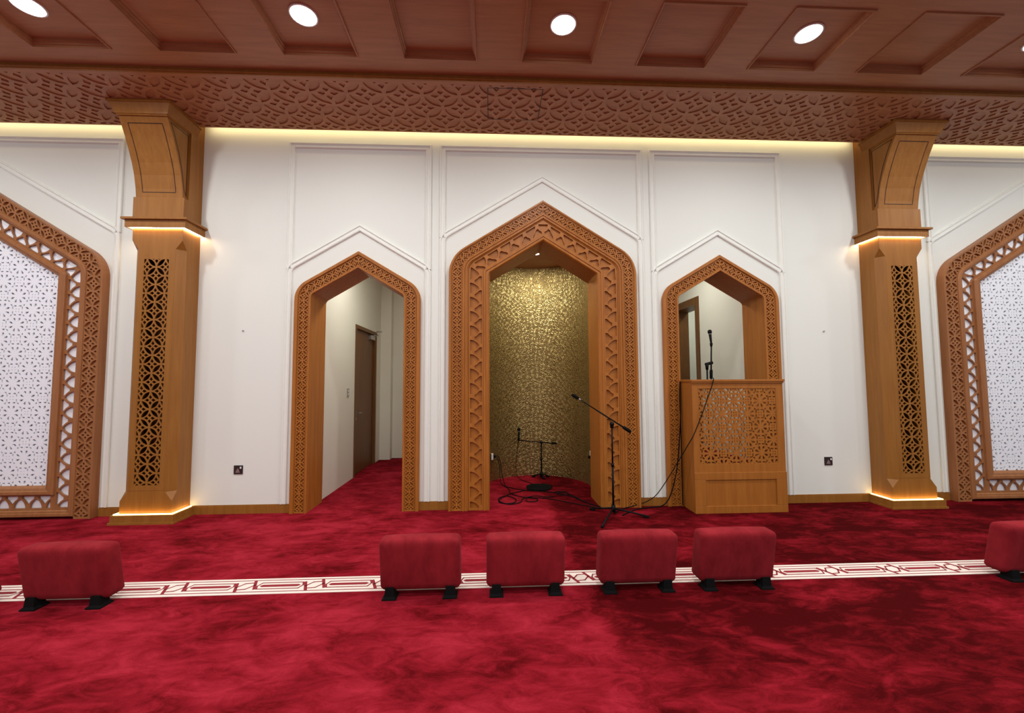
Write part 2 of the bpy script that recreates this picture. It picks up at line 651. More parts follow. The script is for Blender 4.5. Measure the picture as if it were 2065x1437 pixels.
# main wall, pierced by the three arches
holes = [A.pts(d - .01, 0.0)[:] for A, d in ((A_L, SIDE_IN), (A_M, MID_IN), (A_R, SIDE_IN))]
holes = [[(p[0], p[1] if p[1] > .01 else -.06) for p in h] for h in holes]
wall = struct(MB().plate(rect(-9.5, 9.5, -.08, 5.0), holes, lambda s, t, h: (s, -h, t), -.2, 0.0, True).build('wall_back', 'white'), 'warm white plaster wall pierced by three pointed arches', 'wall')

# ceiling with square coffers
cof = [(i, r) for r in (0, 1) for i in range(-6, 7)]
CH = .35
hs = [rect(i * PITCH + .004 - CH, i * PITCH + .004 + CH, -1.64 - r * PITCH - CH, -1.64 - r * PITCH + CH) for i, r in cof]
ceil = struct(MB().plate(rect(-9.5, 9.5, -11, -1.055), hs, lambda s, t, h: (s, t, h), ZC + .02, ZC).build('ceiling', 'woodc'), 'red brown timber ceiling with square coffers', 'ceiling')
MB().box(-9.5, 9.5, -11, 0.2, 4.95, 5.0).build('ceiling_deck', 'woodc', ceil)
tr = None
n_ = 0
for i, r in cof:
    mbt = MB()
    prof = [(0, 0), (0, -.012), (.010, -.012), (.012, .010), (.022, .012), (.024, .034), (.036, .036), (.038, .058), (.052, .062)]
    cx, cy = i * PITCH + .004, -1.64 - r * PITCH
    if tr is None:
        lines = []
        for d, h in prof:
            a = CH + .006 - d
            lines.append([(-a, -a, h), (a, -a, h), (a, a, h), (-a, a, h)])
        mbt.sweep(lines, True)
        tr = mbt.build('trim_1', 'woodc', None, loc=(cx, cy, ZC))
        pn = MB().box(-CH + .044, CH - .044, -CH + .044, CH - .044, .060, .07).build('coffer_panel', 'woodc', tr)
        struct(tr)
    else:
        n_ += 1
        t2 = tr.copy(); C.objects.link(t2); t2.location = (cx, cy, ZC); t2.name = 'trim_%d' % (n_ + 1)
        p2 = pn.copy(); C.objects.link(p2); p2.parent = t2

# carved soffit between ceiling and wall with the cove slot behind it
sf = MB().box(-9.0, 9.0, -1.055, -.14, ZS + .012, ZS + .04).build('trim_90', 'woodc')
struct(sf, 'carved timber soffit of interlaced circles running along the wall top', 'soffit')
MB().plate(rect(-9.0, 9.0, -1.055, -.14), flower(-8.9, 8.9, -1.005, -.165, .402, .036, -.19, -.82, 6), lambda s, t, h: (s, t, h), ZS + .013, ZS).build('carved_board', 'woodc', sf)
MB().box(-9.0, 9.0, -1.070, -1.055, ZS - .004, ZC + .002).tube([(-9, -1.070, ZS + .016), (9, -1.070, ZS + .016)], .013, 10).build('bead', 'wood', sf)
jt = MB()
for a in ((-.688, -.680, -.97, -.44), (-.100, -.092, -.97, -.44), (-.688, -.092, -.974, -.966), (-.688, -.092, -.444, -.436)):
    jt.box(*a, ZS - .001, ZS + .004)
jt.build('hatch_joint', 'dark', sf)

# baseboards
n_ = 0
for side, a, b in (('window', -5.24, -4.83), ('west', -4.17, -3.06), ('centre', -1.53, -1.18), ('middle', 1.19, 1.53), ('east', 3.06, 4.17), ('far', 4.83, 5.24)):
    struct(MB().box(a, b, -.018, 0, 0, .09).box(a, b, -.012, 0, .09, .102).build('baseboard_' + side, 'wood'))


# white wall mouldings: a rectangular frame and a chevron following each arch
def moulding(name, cx, hx, zap, zcor, tan, zlow, ztop=4.56, wd=.075):
    mb = MB()
    prof = [(0, 0), (0, .02), (.006, .027), (.016, .027), (.024, .016), (.05, .016), (.058, .026), (wd - .006, .022), (wd, 0)]

    ze = zap - tan * hx - .03

    def path(d, hh):
        return [(cx - hx + d, -hh, ze), (cx - hx + d, -hh, ztop - d), (cx + hx - d, -hh, ztop - d), (cx + hx - d, -hh, ze)]
    ls = [path(d, h) for d, h in prof]
    mb.sweep(ls)
    for k_ in (0, 3):
        mb.add([l[k_] for l in ls], [tuple(range(len(ls)))])
    Ar = Arch(cx, hx, zap, tan, .16, 1.0)
    mb.sweep([line3(Ar.pts(d, zlow), h) for d, h in prof])
    return struct(mb.build(name, 'trimw'))


moulding('trim_60', -2.29, .885, 3.516, 3.0, .60, .103)
moulding('trim_61', .005, 1.305, 4.185, 3.42, .605, .103)
moulding('trim_62', 2.29, .885, 3.516, 3.0, .60, .103)
moulding('trim_63', -6.60, 1.45, 4.26, 3.43, .585, .103)
moulding('trim_64', 6.60, 1.45, 4.26, 3.43, .585, .103)


# ------------------------------------------------------------------ arch surrounds
def side_arch(A, label):
    root = empty('arch_surround', (A.cx, 0, 0), label, 'arch surround', 'wooden surrounds of the side archways')
    root.location = (0, 0, 0)
    mb = MB()
    arch_sweep(mb, A, [(0, 0), (0, .05), (.008, .06), (.040, .06), (.046, .052), (.050, .020)])
    mb.build('outer_rim', 'woodo', root)
    fm, outer, S, W = band_map(A, .050, .176)
    bk = MB()
    arch_sweep(bk, A, [(.048, .024), (.178, .024)])
    bk.build('band_backing', 'woodo', root)
    MB().plate(outer, flower(S[0] + .02, S[-1] - .02, .004, W - .004, .122, .012, 0, W / 2, 4), fm, .022, .044).build('carved_band', 'woodo', root)
    mb = MB()
    arch_sweep(mb, A, [(.174, .020), (.174, .052), (.180, .058), (.196, .058), (SIDE_IN, .052)])
    mb.build('inner_bead', 'woodo', root)
    mb = MB()
    arch_sweep(mb, A, [(SIDE_IN, .052), (SIDE_IN, -.42), (SIDE_IN - .02, -.42)])
    mb.build('reveal', 'woodo', root)
    return root


side_arch(A_L, 'carved pointed wooden arch surround open down to the carpeted corridor')
side_arch(A_R, 'carved pointed wooden arch surround standing behind the pulpit')

root = empty('arch_surround', (0, 0, 0), 'tall double-banded carved wooden arch surround framing the gold niche', 'arch surround')
A = A_M
mb = MB(); arch_sweep(mb, A, [(0, 0), (0, .075), (.008, .085), (.026, .085), (.03, .075), (.036, .075), (.04, .044)]); mb.build('outer_rim', 'woodo', root)
fm, outer, S, W = band_map(A, .04, .165)
mb = MB(); arch_sweep(mb, A, [(.038, .048), (.167, .048)]); mb.build('band_backing', 'woodo', root)
MB().plate(outer, flower(S[0] + .02, S[-1] - .02, .004, W - .004, .121, .012, 0, W / 2, 4), fm, .046, .068).build('carved_band', 'woodo', root)
mb = MB(); arch_sweep(mb, A, [(.165, .044), (.165, .078), (.172, .085), (.188, .085), (.192, .074), (.202, .074), (.206, .082), (.222, .082), (.228, .066), (.24, .06), (.245, .030)]); mb.build('middle_rim', 'woodo', root)
fm, outer, S, W = band_map(A, .245, .425)
mb = MB(); arch_sweep(mb, A, [(.243, .034), (.427, .034)]); mb.build('band_backing', 'woodo', root)
MB().plate(outer, scales(S[0], S[-1], W, .178), fm, .034, .060).build('scalloped_band', 'woodo', root)
mb = MB(); arch_sweep(mb, A, [(.425, .030), (.425, .066), (.432, .074), (.45, .074), (.456, .064), (.47, .064), (.485, .07), (.496, .06), (MID_IN, .045)]); mb.build('inner_bead', 'woodo', root)
mb = MB(); arch_sweep(mb, A, [(MID_IN, .045), (MID_IN, -.46), (MID_IN - .05, -.46)]); mb.build('reveal', 'woodo', root)


# ------------------------------------------------------------------ arched screens at both sides
def screen(cx, label):
    A = Arch(cx, 1.345, 3.87, .62, .40, .87)
    root = empty('arched_screen', (0, 0, 0), label, 'screen', 'arched fretwork screens')
    zb = lambda d: .03 + max(0, d - .19)
    mb = MB(); arch_sweep(mb, A, [(0, 0), (0, .10), (.022, .10), (.022, .062)], .0); mb.build('outer_rim', 'woodw', root)
    mb = MB(); arch_sweep(mb, A, [(.02, .068), (.2, .068)], .0); mb.build('band_backing', 'woodw', root)
    fm, outer, S, W = band_map(A, .022, .192, 0.0)
    MB().plate(outer, flower(S[0] + .02, S[-1] - .02, .004, W - .004, .178, .017, 0, W / 2, 6), fm, .066, .092).build('carved_band', 'woodw', root)

    def loop(mb, prof):
        lines = []
        for d, h in prof:
            lines.append(line3(A.pts(d, zb(d)), h))
        mb.sweep(lines, True)
    mb = MB(); loop(mb, [(.19, .03), (.19, .10), (.20, .112), (.228, .112), (.234, .10), (.25, .10), (.262, .085), (.265, .03)]); mb.build('bead', 'woodw', root)
    # scalloped lattice: arch part and bottom rail
    fm, outer, S, W = band_map(A, .265, .435, .03 + .265 - .19)
    MB().plate(outer, scales(S[0], S[-1], W, .178), fm, .045, .066, False).build('scalloped_lattice', 'woodw', root)
    d0, d1 = .435, .265
    xa, xb = cx - 1.345 + d1, cx + 1.345 - d1
    zb0, zb1 = zb(.265), zb(.435)
    Wb = zb1 - zb0
    hb = scales(-(xb - xa) / 2 + .19, (xb - xa) / 2 - .19, Wb, .178)
    MB().plate(rect(-(xb - xa) / 2 + .17, (xb - xa) / 2 - .17, 0, Wb), hb, lambda s, t, h: (cx + s, -h, zb0 + t), .045, .066).build('scalloped_rail', 'woodw', root)
    mb = MB(); loop(mb, [(.43, .03), (.43, .09), (.445, .108), (.475, .108), (.485, .096), (.51, .09), (.53, .062), (.535, .03)]); mb.build('inner_bead', 'woodw', root)
    pl = [(p[0], p[1]) for p in A.pts(.53, zb(.53))]
    if area2(pl) < 0:
        pl = pl[::-1]
    xs = [p[0] for p in pl]; zs = [p[1] for p in pl]
    hh = rosettes(min(xs), max(xs), min(zs), max(zs), .345, cx, 1.9, [(p[0], p[1]) for p in pl], 1.02)
    MB().plate(pl, hh, lambda s, t, h: (s, -h, t), .026, .040).build('white_fretwork', 'screen', root)
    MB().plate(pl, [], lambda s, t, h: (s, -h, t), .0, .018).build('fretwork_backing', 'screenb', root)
    pl2 = A.pts(.25, zb(.25))
    if area2(pl2) < 0:
        pl2 = pl2[::-1]
    MB().plate(pl2, [pl], lambda s, t, h: (s, -h, t), .0, .040).build('border_backing', 'screenw', root)
    return root


screen(-6.60, 'arched wooden screen with white fretwork beside the pilaster nearer the corridor arch')
screen(6.60, 'arched wooden screen with white fretwork beside the pilaster nearer the pulpit')


# ------------------------------------------------------------------ pilasters
def pilaster():
    root = empty('pilaster', (-4.50, 0, 0), 'wooden pilaster with lattice panel and corbel, on the corridor-arch side of the hall', 'pilaster', 'wooden pilasters carrying the soffit')
    MB().box(-.335, .335, -.340, 0, .0, .10).box(-.35, .35, -.352, 0, 0, .022).build('plinth', 'wood', root)
    hw, D, cc = .28, .29, .075

    def ring(z, c_):
        return [(-hw, 0, z), (-hw, -(D - c_), z), (-(hw - c_), -D, z), (hw - c_, -D, z), (hw, -(D - c_), z), (hw, 0, z)]
    rings = [ring(.10, .001), ring(.24, .001), ring(.335, cc), ring(.355, cc), ring(3.03, cc), ring(3.095, cc), ring(3.195, .001), ring(3.36, .001)]
    mb = MB()
    vs_ = [p for r_ in rings for p in r_]
    fs = []
    for a in range(len(rings) - 1):
        for i in range(6):
            if a == 3 and i == 2:
                continue
            j = (i + 1) % 6
            fs.append((a * 6 + i, a * 6 + j, (a + 1) * 6 + j, (a + 1) * 6 + i))
    mb.add(vs_, fs)
    mb.build('shaft', 'wood', root)
    fx = hw - cc
    hl = flower(-.137, .137, .412, 2.975, .2035, .0145, 0, .412 + .03, 5)
    MB().plate(rect(-fx, fx, .355, 3.03), hl, lambda s, t, h: (s, -h, t), D - .010, D + .002).build('lattice_panel', 'wood', root)
    MB().box(-.19, .19, -.12, -.10, .36, 3.02).build('lattice_backing', 'dark', root)  # near-black board supplies the dark of the hollow shaft
    # light strips, ring
    for nm, z, mt in (('base_led_strip', .101, 'led'), ('ring_led_strip', 3.336, 'ledw')):
        s_ = MB()
        o_ = .034 if nm[0] == 'b' else .018
        s_.box(-hw - o_, hw + o_, -D - o_, -D - o_ + .012, z, z + (.008 if nm[0] == 'b' else .014))
        s_.box(-hw - o_, -hw - o_ + .012, -D - o_ + .012, -.02, z, z + (.008 if nm[0] == 'b' else .014))
        s_.box(hw + o_ - .012, hw + o_, -D - o_ + .012, -.02, z, z + (.008 if nm[0] == 'b' else .014))
        s_.build(nm, mt, root)
    rg = MB().box(-.335, .335, -.338, 0, 3.357, 3.42).build('ring_apron', 'wood', root)
    MB().box(-.365, .365, -.366, 0, 3.42, 3.446).build('ring_slab', 'wood', root, bevel=.004)
    lip = MB()
    lip.box(-.335, .335, -.338, -.322, 3.335, 3.357).box(-.335, -.319, -.322, 0, 3.335, 3.357).box(.319, .335, -.322, 0, 3.335, 3.357)
    lip.build('apron_lip', 'wood', rg)
    MB().box(-.283, .283, -.30, 0, 3.446, 3.70).box(-.283, .283, -.225, 0, 3.70, 4.95).build('upper_block', 'wood', root)
    # corbel with concave front
    cur = [(3.70, .292), (3.80, .303), (3.95, .332), (4.08, .372), (4.20, .420), (4.33, .478), (4.42, .525), (4.51, .575)]
    hwc = .262
    mb = MB()
    rings = []
    for x in (-hwc, hwc):
        rings.append([(x, -.22, 3.70)] + [(x, -y, z) for z, y in cur] + [(x, -.22, 4.51)])
    mb.loft(rings)
    cb = mb.build('corbel', 'wood', root)

    def inter(z):
        for (za, ya), (zb_, yb) in zip(cur, cur[1:]):
            if za <= z <= zb_:
                return ya + (yb - ya) * (z - za) / (zb_ - za)
        return cur[-1][1]
    ln = MB()
    zz = [3.76 + (4.44 - 3.76) * k / 12 for k in range(13)]
    for sx in (-1, 1):
        ln.sweep([[(sx * .185 - .004, -inter(z) - .0015, z) for z in zz], [(sx * .185 + .004, -inter(z) - .0015, z) for z in zz]])
    for z in (3.76, 4.44):
        ln.sweep([[(-.185, -inter(z - .004) - .0015, z - .004), (.185, -inter(z - .004) - .0015, z - .004)], [(-.185, -inter(z + .004) - .0015, z + .004), (.185, -inter(z + .004) - .0015, z + .004)]])
    for sx in (-1, 1):
        X = sx * (hwc + .0015)
        e = [(3.74, -.245), (4.47, -.245), (4.47, -.52), (4.38, -.465), (4.2, -.385), (4.0, -.32), (3.8, -.28)]
        for (za, ya), (zb_, yb) in zip(e, e[1:] + e[:1]):
            L_ = math.hypot(zb_ - za, yb - ya)
            n1, n2 = -(yb - ya) / L_ * .005, (zb_ - za) / L_ * .005
            ln.add([(X, ya - n2, za - n1), (X, yb - n2, zb_ - n1), (X, yb + n2, zb_ + n1), (X, ya + n2, za + n1)], [(0, 1, 2, 3)])
    ln.build('groove_line', 'dark', cb)  # flat dark strips stand in for the shade of cut grooves
    mb = MB()
    rr = []
    for z, x, y in ((4.50, .272, .588), (4.512, .272, .588), (4.516, .282, .598), (4.535, .288, .602), (4.618, .325, .637), (4.62, .338, .650), (4.649, .338, .650)):
        rr.append([(-x, -.13, z), (-x, -y, z), (x, -y, z), (x, -.13, z)])
    mb.loft(rr)
    mb.build('crown', 'wood', root)
    return root


pl = pilaster()
dup(pl, (4.49, 0, 0), 'wooden pilaster with lattice panel and corbel, on the pulpit side of the hall')

# ------------------------------------------------------------------ prayer niche
nx, ny, nr = .02, 1.0, .79
pts = [(nx - nr, .46)] + [(nx - nr * math.cos(PI * k / 40), ny + nr * math.sin(PI * k / 40)) for k in range(41)] + [(nx + nr, .46)]
mb = MB()
mb.sweep([[(p[0], p[1], 0) for p in pts], [(p[0], p[1], 3.5) for p in pts]])
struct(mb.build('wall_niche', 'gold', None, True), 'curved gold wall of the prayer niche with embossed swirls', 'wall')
struct(MB().box(-.80, .84, .44, 1.85, 3.47, 3.5).build('ceiling_niche', 'woodc'), 'brown timber ceiling of the gold niche', 'ceiling')

# ------------------------------------------------------------------ corridor behind the first arch
struct(MB().box(-3.1, -2.9, .2, 1.79, 0, 3.65).box(-3.1, -2.9, 3.05, 3.7, 0, 3.65).box(-3.1, -2.9, 1.79, 3.05, 2.51, 3.65).build('wall_corridor', 'cream'), 'cream corridor wall holding the brown door', 'wall')
struct(MB().box(-2.9, -2.69, 3.38, 3.7, 0, 3.65).box(-2.7, -1.0, 3.56, 3.7, 0, 3.65).build('wall_corridor_end', 'cream'))
struct(MB().box(-1.2, -1.0, .2, 3.6, 0, 3.65).build('wall_corridor_inner', 'cream'))
struct(MB().box(-3.1, -1.0, .2, 3.7, 3.6, 3.65).build('ceiling_corridor', 'cream'))
dr = empty('door_1', (-2.9, 2.42, 0), 'brown flush door with closer in the corridor', 'door')
struct(dr)
fr = MB()
for a in ((-.63, -.57, 0, 2.51), (.57, .63, 0, 2.51)):
    fr.box(-.14, .012, a[0], a[1], a[2], a[3])
fr.box(-.14, .012, -.57, .57, 2.45, 2.51)
fr.build('door_frame', 'doorw', dr)
lf = MB().box(-.08, -.035, -.565, .565, .008, 2.445).build('door_leaf', 'doorw', dr)
hd = MB()
hd.tube([(-.035, -.44, 1.03), (.018, -.44, 1.03), (.022, -.43, 1.03), (.022, -.31, 1.03)], .010)
hd.lathe([(.026, -.035), (.026, -.028)], (0, -.44, 1.03), 16, 'x')
hd.build('lever_handle', 'steel', lf)
MB().lathe([(.024, -.035), (.024, -.027), (.012, -.02)], (0, -.44, .93), 16, 'x').build('lock_cylinder', 'steel', lf)
cl_ = MB().box(-.035, .03, .22, .46, 2.34, 2.42).build('door_closer', 'steel', lf, bevel=.006)
MB().tube([(.02, .35, 2.43), (.06, .56, 2.44), (.02, .60, 2.47)], .009).build('closer_arm', 'steel', cl_)
MB().tube([(.012, .61, 2.53), (.115, .62, 2.53)], .012).build('door_stop', 'steel', dr)
sw = tag(MB().box(-2.9, -2.888, 1.43, 1.50, 1.33, 1.45).build('light_switch', 'steel'), 'steel switch plate on the corridor wall before the door', 'switch')
MB().box(-2.888, -2.884, 1.45, 1.48, 1.40, 1.43).build('rocker', 'plastic', sw)
MB().box(-2.888, -2.884, 1.45, 1.48, 1.35, 1.38).build('rocker', 'plastic', sw)

# ------------------------------------------------------------------ raised room behind the pulpit
struct(MB().box(1.745, 2.835, -.24, .42, 0, .45).box(1.1, 2.9, .42, 3.4, 0, .45).box(2.9, 4.4, 1.0, 3.4, .3, .45).build('floor_platform', 'carpet'), 'raised carpeted platform behind the pulpit', 'floor')
struct(MB().box(2.9, 3.18, .2, 1.80, 0, 3.7).box(2.9, 3.18, 2.78, 3.5, 0, 3.7).box(2.9, 3.18, 1.80, 2.78, 2.93, 3.7).build('wall_pulpit_room', 'cream'))
struct(MB().box(1.1, 4.5, 3.4, 3.5, 0, 3.7).build('wall_pulpit_room_end', 'cream'))
struct(MB().box(1.0, 1.1, .2, 3.5, 0, 3.7).build('wall_pulpit_room_inner', 'cream'))
struct(MB().box(4.4, 4.5, .9, 3.5, 0, 3.7).box(3.18, 4.5, .9, 1.0, 0, 3.7).build('wall_passage', 'cream'))
struct(MB().box(1.0, 4.5, .2, 3.5, 3.65, 3.7).build('ceiling_pulpit_room', 'cream'))
d2 = struct(empty('door_2', (2.9, 2.29, .45), 'open doorway lined in brown wood behind the pulpit', 'doorway'))
fr = MB()
fr.box(-.014, .285, -.49, -.43, 0, 2.48).box(-.014, .285, .43, .49, 0, 2.48).box(-.014, .285, -.43, .43, 2.42, 2.48)
fr.box(-.014, 0, -.56, -.49, 0, 2.55).box(-.014, 0, .49, .56, 0, 2.55).box(-.014, 0, -.49, .49, 2.48, 2.55)
fr.build('door_lining', 'doorw', d2)

# ------------------------------------------------------------------ pulpit
pu = empty('pulpit', (1.727, -.35, 0), 'tall wooden pulpit with pierced star lattice front', 'pulpit')
PW = 1.108
pf = MB()
pf.plate(rect(0, PW, .0, 1.535), [rect(.075, PW - .085, .565, 1.455)], lambda s, t, h: (s, h, t), .03, 0.0, True)
pf.build('front_frame', 'woodp', pu)
hl = rosettes(.08, PW - .09, .57, 1.45, .308, .075 + .154 * 1 - .02, .57 + .12, None, 1.3)
MB().plate(rect(.07, PW - .08, .56, 1.46), hl, lambda s, t, h: (s, h, t), .024, .006, True).build('star_lattice', 'woodp', pu)
pn = MB()
pn.box(-.004, PW + .004, -.014, .0, .0, .085).box(-.004, PW + .004, -.014, 0, .385, .47).box(-.004, .13, -.014, 0, .085, .385).box(PW - .125, PW + .004, -.014, 0, .085, .385)
pn.build('lower_panel_frame', 'woodp', pu, bevel=.003)
MB().box(.0, .022, .03, .40, 0, 1.535).build('side_panel', 'woodp', pu)
MB().box(PW - .022, PW, .03, .40, 0, 1.535).build('side_panel', 'woodp', pu)
MB().box(-.012, PW + .02, -.022, .06, 1.535, 1.562).box(-.004, PW + .01, -.012, .05, 1.515, 1.535).box(-.012, .03, .06, .28, 1.535, 1.562).box(PW - .03, PW + .02, .06, .28, 1.535, 1.562).build('top_rail', 'woodp', pu, bevel=.003)


# ------------------------------------------------------------------ lights that can be seen
def downlight(loc, label, r_=.108):
    o = empty('ceiling_light', loc, label, 'ceiling light', 'round ceiling downlights')
    MB().lathe([(r_ + .012, 0), (r_ + .012, -.008), (r_, -.012), (r_, 0)], n=32).build('trim_ring', 'plastic', o, True)
    MB().lathe([(r_ - .001, -.002), (r_ - .001, -.008)], n=32).build('diffuser', 'lens', o)
    return o


PLc = 'bright round downlight in the coffer '
first = downlight((-4 * PITCH + .004, -1.67, ZC + .06), PLc + 'in front of the corridor-side pilaster')
for i, t in ((-2, 'in front of the corridor arch'), (0, 'in front of the gold niche'), (2, 'in front of the pulpit'), (4, 'in front of the pulpit-side pilaster')):
    dup(first, (i * PITCH + .004, -1.67, ZC + .06), PLc + t)
nl = downlight((.02, .95, 3.47), 'small lit downlight in the ceiling of the gold niche', .05)
nl['group'] = 'niche downlight'


# ------------------------------------------------------------------ padded prayer backrests: thin leaning blocks on two feet
def backrest():
    root = empty('floor_backrest', (0, 0, 0), '', 'backrest', 'red velvet padded blocks along the carpet border')
    mb = MB()
    hx, hy, h0, h1 = .288, .078, .054, .425
    nx_, ny_, nz_ = 24, 12, 16
    R = .034
    vs_ = []
    idx = {}
    fs = []

    def vert(p):
        q = Vector(p)
        c_ = Vector((max(-hx + R, min(hx - R, q.x)), max(-hy + R, min(hy - R, q.y)), max(h0 + R * .6, min(h1 - R, q.z))))
        d = q - c_
        if d.length > 1e-9:
            k = R if q.z >= h0 + R * .6 else R * .8
            q = c_ + d.normalized() * min(k, d.length if (abs(d.x) < 1e-9) + (abs(d.y) < 1e-9) + (abs(d.z) < 1e-9) == 2 else k)
        u, v_, w_ = q.x / hx, q.y / hy, (q.z - h0) / (h1 - h0)
        if q.z > h1 - .01:
            q.z += .012 * (1 - u * u) * (1 - v_ * v_)
        if abs(v_) > .98:
            q.y += math.copysign(.008, q.y) * (1 - u ** 4) * (1 - (2 * w_ - 1) ** 2)
        q.y += .018 - .19 * (q.z - h0)      # the padded block leans over its feet
        key = tuple(round(c, 5) for c in q)
        if key not in idx:
            idx[key] = len(vs_)
            vs_.append(key)
        return idx[key]

    def grid(f, n, m):
        for a in range(n):
            for b in range(m):
                q = [vert(f(a / n, b / m)), vert(f((a + 1) / n, b / m)), vert(f((a + 1) / n, (b + 1) / m)), vert(f(a / n, (b + 1) / m))]
                q = [q[i] for i in range(4) if q[i] != q[i - 1]]
                if len(q) > 2:
                    fs.append(tuple(q))
    X = lambda t: -hx + 2 * hx * t
    Y = lambda t: -hy + 2 * hy * t
    Z = lambda t: h0 + (h1 - h0) * t
    grid(lambda a, b: (X(a), -hy, Z(b)), nx_, nz_)
    grid(lambda a, b: (X(1 - a), hy, Z(b)), nx_, nz_)
    grid(lambda a, b: (hx, Y(a), Z(b)), ny_, nz_)
    grid(lambda a, b: (-hx, Y(1 - a), Z(b)), ny_, nz_)
    grid(lambda a, b: (X(a), Y(b), h1), nx_, ny_)
    grid(lambda a, b: (X(a), Y(1 - b), h0), nx_, ny_)
    mb.add(vs_, fs)
    body = mb.build('cushion', 'velvet', root, True)
    for sx in (-1, 1):
        ft = MB()
        x = sx * .215
        ft.loft([[(x + a * k, -.042 + b * kk, z) for a, b in ((-1, -1), (1, -1), (1, 1), (-1, 1))] for z, k, kk in ((0, .050, .054), (.008, .050, .054), (.022, .034, .042), (.080, .030, .036))])
        ft.build('foot', 'rubber', root)
    return root


st = backrest()
YS = -2.035
SL = 'dark red velvet padded stool '
st.location = (-3.605, YS, 0)
st['label'] = SL + 'standing alone on the border in front of the pilaster plinth'
for x, t in ((-1.165, 'first of the row of four, before the corridor arch'),
             (-.40, 'second of the row of four, before the gold niche'),
             (.435, 'third of the row of four, before the boom stand'),
             (1.185, 'fourth of the row of four, before the pulpit'),
             (3.59, 'cut by the picture edge, past the pulpit'),
             (-4.455, 'of which only a sliver shows at the picture edge')):
    dup(st, (x, YS, 0), SL + t)

# ------------------------------------------------------------------ microphone stands and microphones


def mic(loc, d, label, cat='microphone'):
    o = empty('microphone', loc, label, cat)
    d = Vector(d).normalized()
    p0 = Vector((0, 0, 0))
    MB().tube([p0, p0 + d * .05, p0 + d * .13], [.011, .014, .019], 14).build('handle', 'black', o, True)
    MB().tube([p0 + d * .13, p0 + d * .138], .0195, 14).build('collar', 'steel', o, True)
    MB().tube([p0 + d * .138, p0 + d * .150, p0 + d * .170, p0 + d * .186, p0 + d * .192], [.020, .026, .027, .019, .006], 16).build('grille', 'black', o, True)
    return o


sd = empty('microphone_stand', (.765, -.32, 0), 'black boom microphone stand on tripod in front of the niche surround', 'microphone stand')
L0 = Vector((.765, -.32, 0))
rel = lambda x, y, z: (x - .765, y + .32, z)
MB().tube([(0, 0, .05), (0, 0, .56)], .0125, 12).tube([(0, 0, .55), (0, 0, 1.03)], .0095, 12).tube([(0, 0, .55), (0, 0, .59)], .017, 12).build('pole', 'black', sd, True)
MB().tube([(0, 0, .03), (0, 0, .11)], [.028, .022], 14).build('hub', 'black', sd, True)
MB().tube([(.0, 0, .085), (.0, -.012, .088)], .012, 10).build('hub_knob', 'steel', sd, True)
for p in ((.533, -.13), (.51, -.767), (1.124, -.479)):
    q = rel(p[0], p[1], .012)
    lg = MB().tube([(0, 0, .075), (q[0], q[1], .018)], .010, 10).build('leg', 'black', sd, True)
    a = Vector((q[0], q[1], .014)); b = a - Vector((q[0], q[1], 0)).normalized() * .06
    MB().tube([a, b], .0135, 10).build('rubber_tip', 'rubber', lg, True)
MB().tube([(0, 0, 1.0), (0, 0, 1.055)], .021, 12).tube([(0, -.022, 1.045), (0, .022, 1.045)], .022, 14).build('clutch', 'black', sd, True)
B0, B1 = Vector(rel(.39, -.299, 1.335)), Vector(rel(.979, -.299, .957))
MB().tube([B0, B0.lerp(B1, .35)], .0065, 10).tube([B0.lerp(B1, .33), B1], .0095, 10).build('boom_arm', 'black', sd, True)
e = (B1 - B0).normalized()
MB().tube([B1 - e * .09, B1 - e * .075, B1 + e * .012, B1 + e * .022], [.012, .020, .020, .012], 14).build('counterweight', 'rubber', sd, True)
c0 = B0
MB().tube([c0 + e * .02, c0 - e * .015], .011, 12).build('boom_collar', 'steel', sd, True)
MB().tube([c0 - e * .01, c0 - e * .03, c0 - e * .09, c0 - e * .11], [.010, .019, .021, .013], 14).build('microphone_clip', 'rubber', sd, True)

s2 = empty('microphone_stand', (.15, 1.585, 0), 'short black microphone stand with level boom at the back of the gold niche', 'microphone stand')
MB().tube([(0, 0, .03), (0, 0, .56)], .011, 12).tube([(0, 0, .28), (0, 0, .32)], .017, 12).build('pole', 'black', s2, True)
MB().tube([(0, 0, .02), (0, 0, .10)], [.03, .02], 14).build('hub', 'black', s2, True)
for q in ((-.15, .06), (.13, .06), (.03, -.13)):
    lg = MB().tube([(0, 0, .07), (q[0], q[1], .014)], .010, 10).build('leg', 'black', s2, True)
    a = Vector((q[0], q[1], .014)); b = a - Vector((q[0], q[1], 0)).normalized() * .05
    MB().tube([a, b], .014, 10).build('rubber_tip', 'rubber', lg, True)
MB().tube([(0, -.022, .562), (0, .022, .562)], .022, 14).build('clutch', 'black', s2, True)
MB().tube([(-.365, 0, .602), (.235, 0, .545)], .008, 10).build('boom_arm', 'black', s2, True)
MB().tube([(.16, 0, .552), (.175, 0, .551), (.235, 0, .545), (.25, 0, .544)], [.01, .018, .018, .01], 12).build('counterweight', 'rubber', s2, True)
MB().tube([(-.365, 0, .595), (-.365, -.004, .64)], [.012, .022], 12).build('microphone_clip', 'rubber', s2, True)
mic((-.215, 1.581, .615), (.03, 0, 1), 'black microphone upright on the short stand in the gold niche')

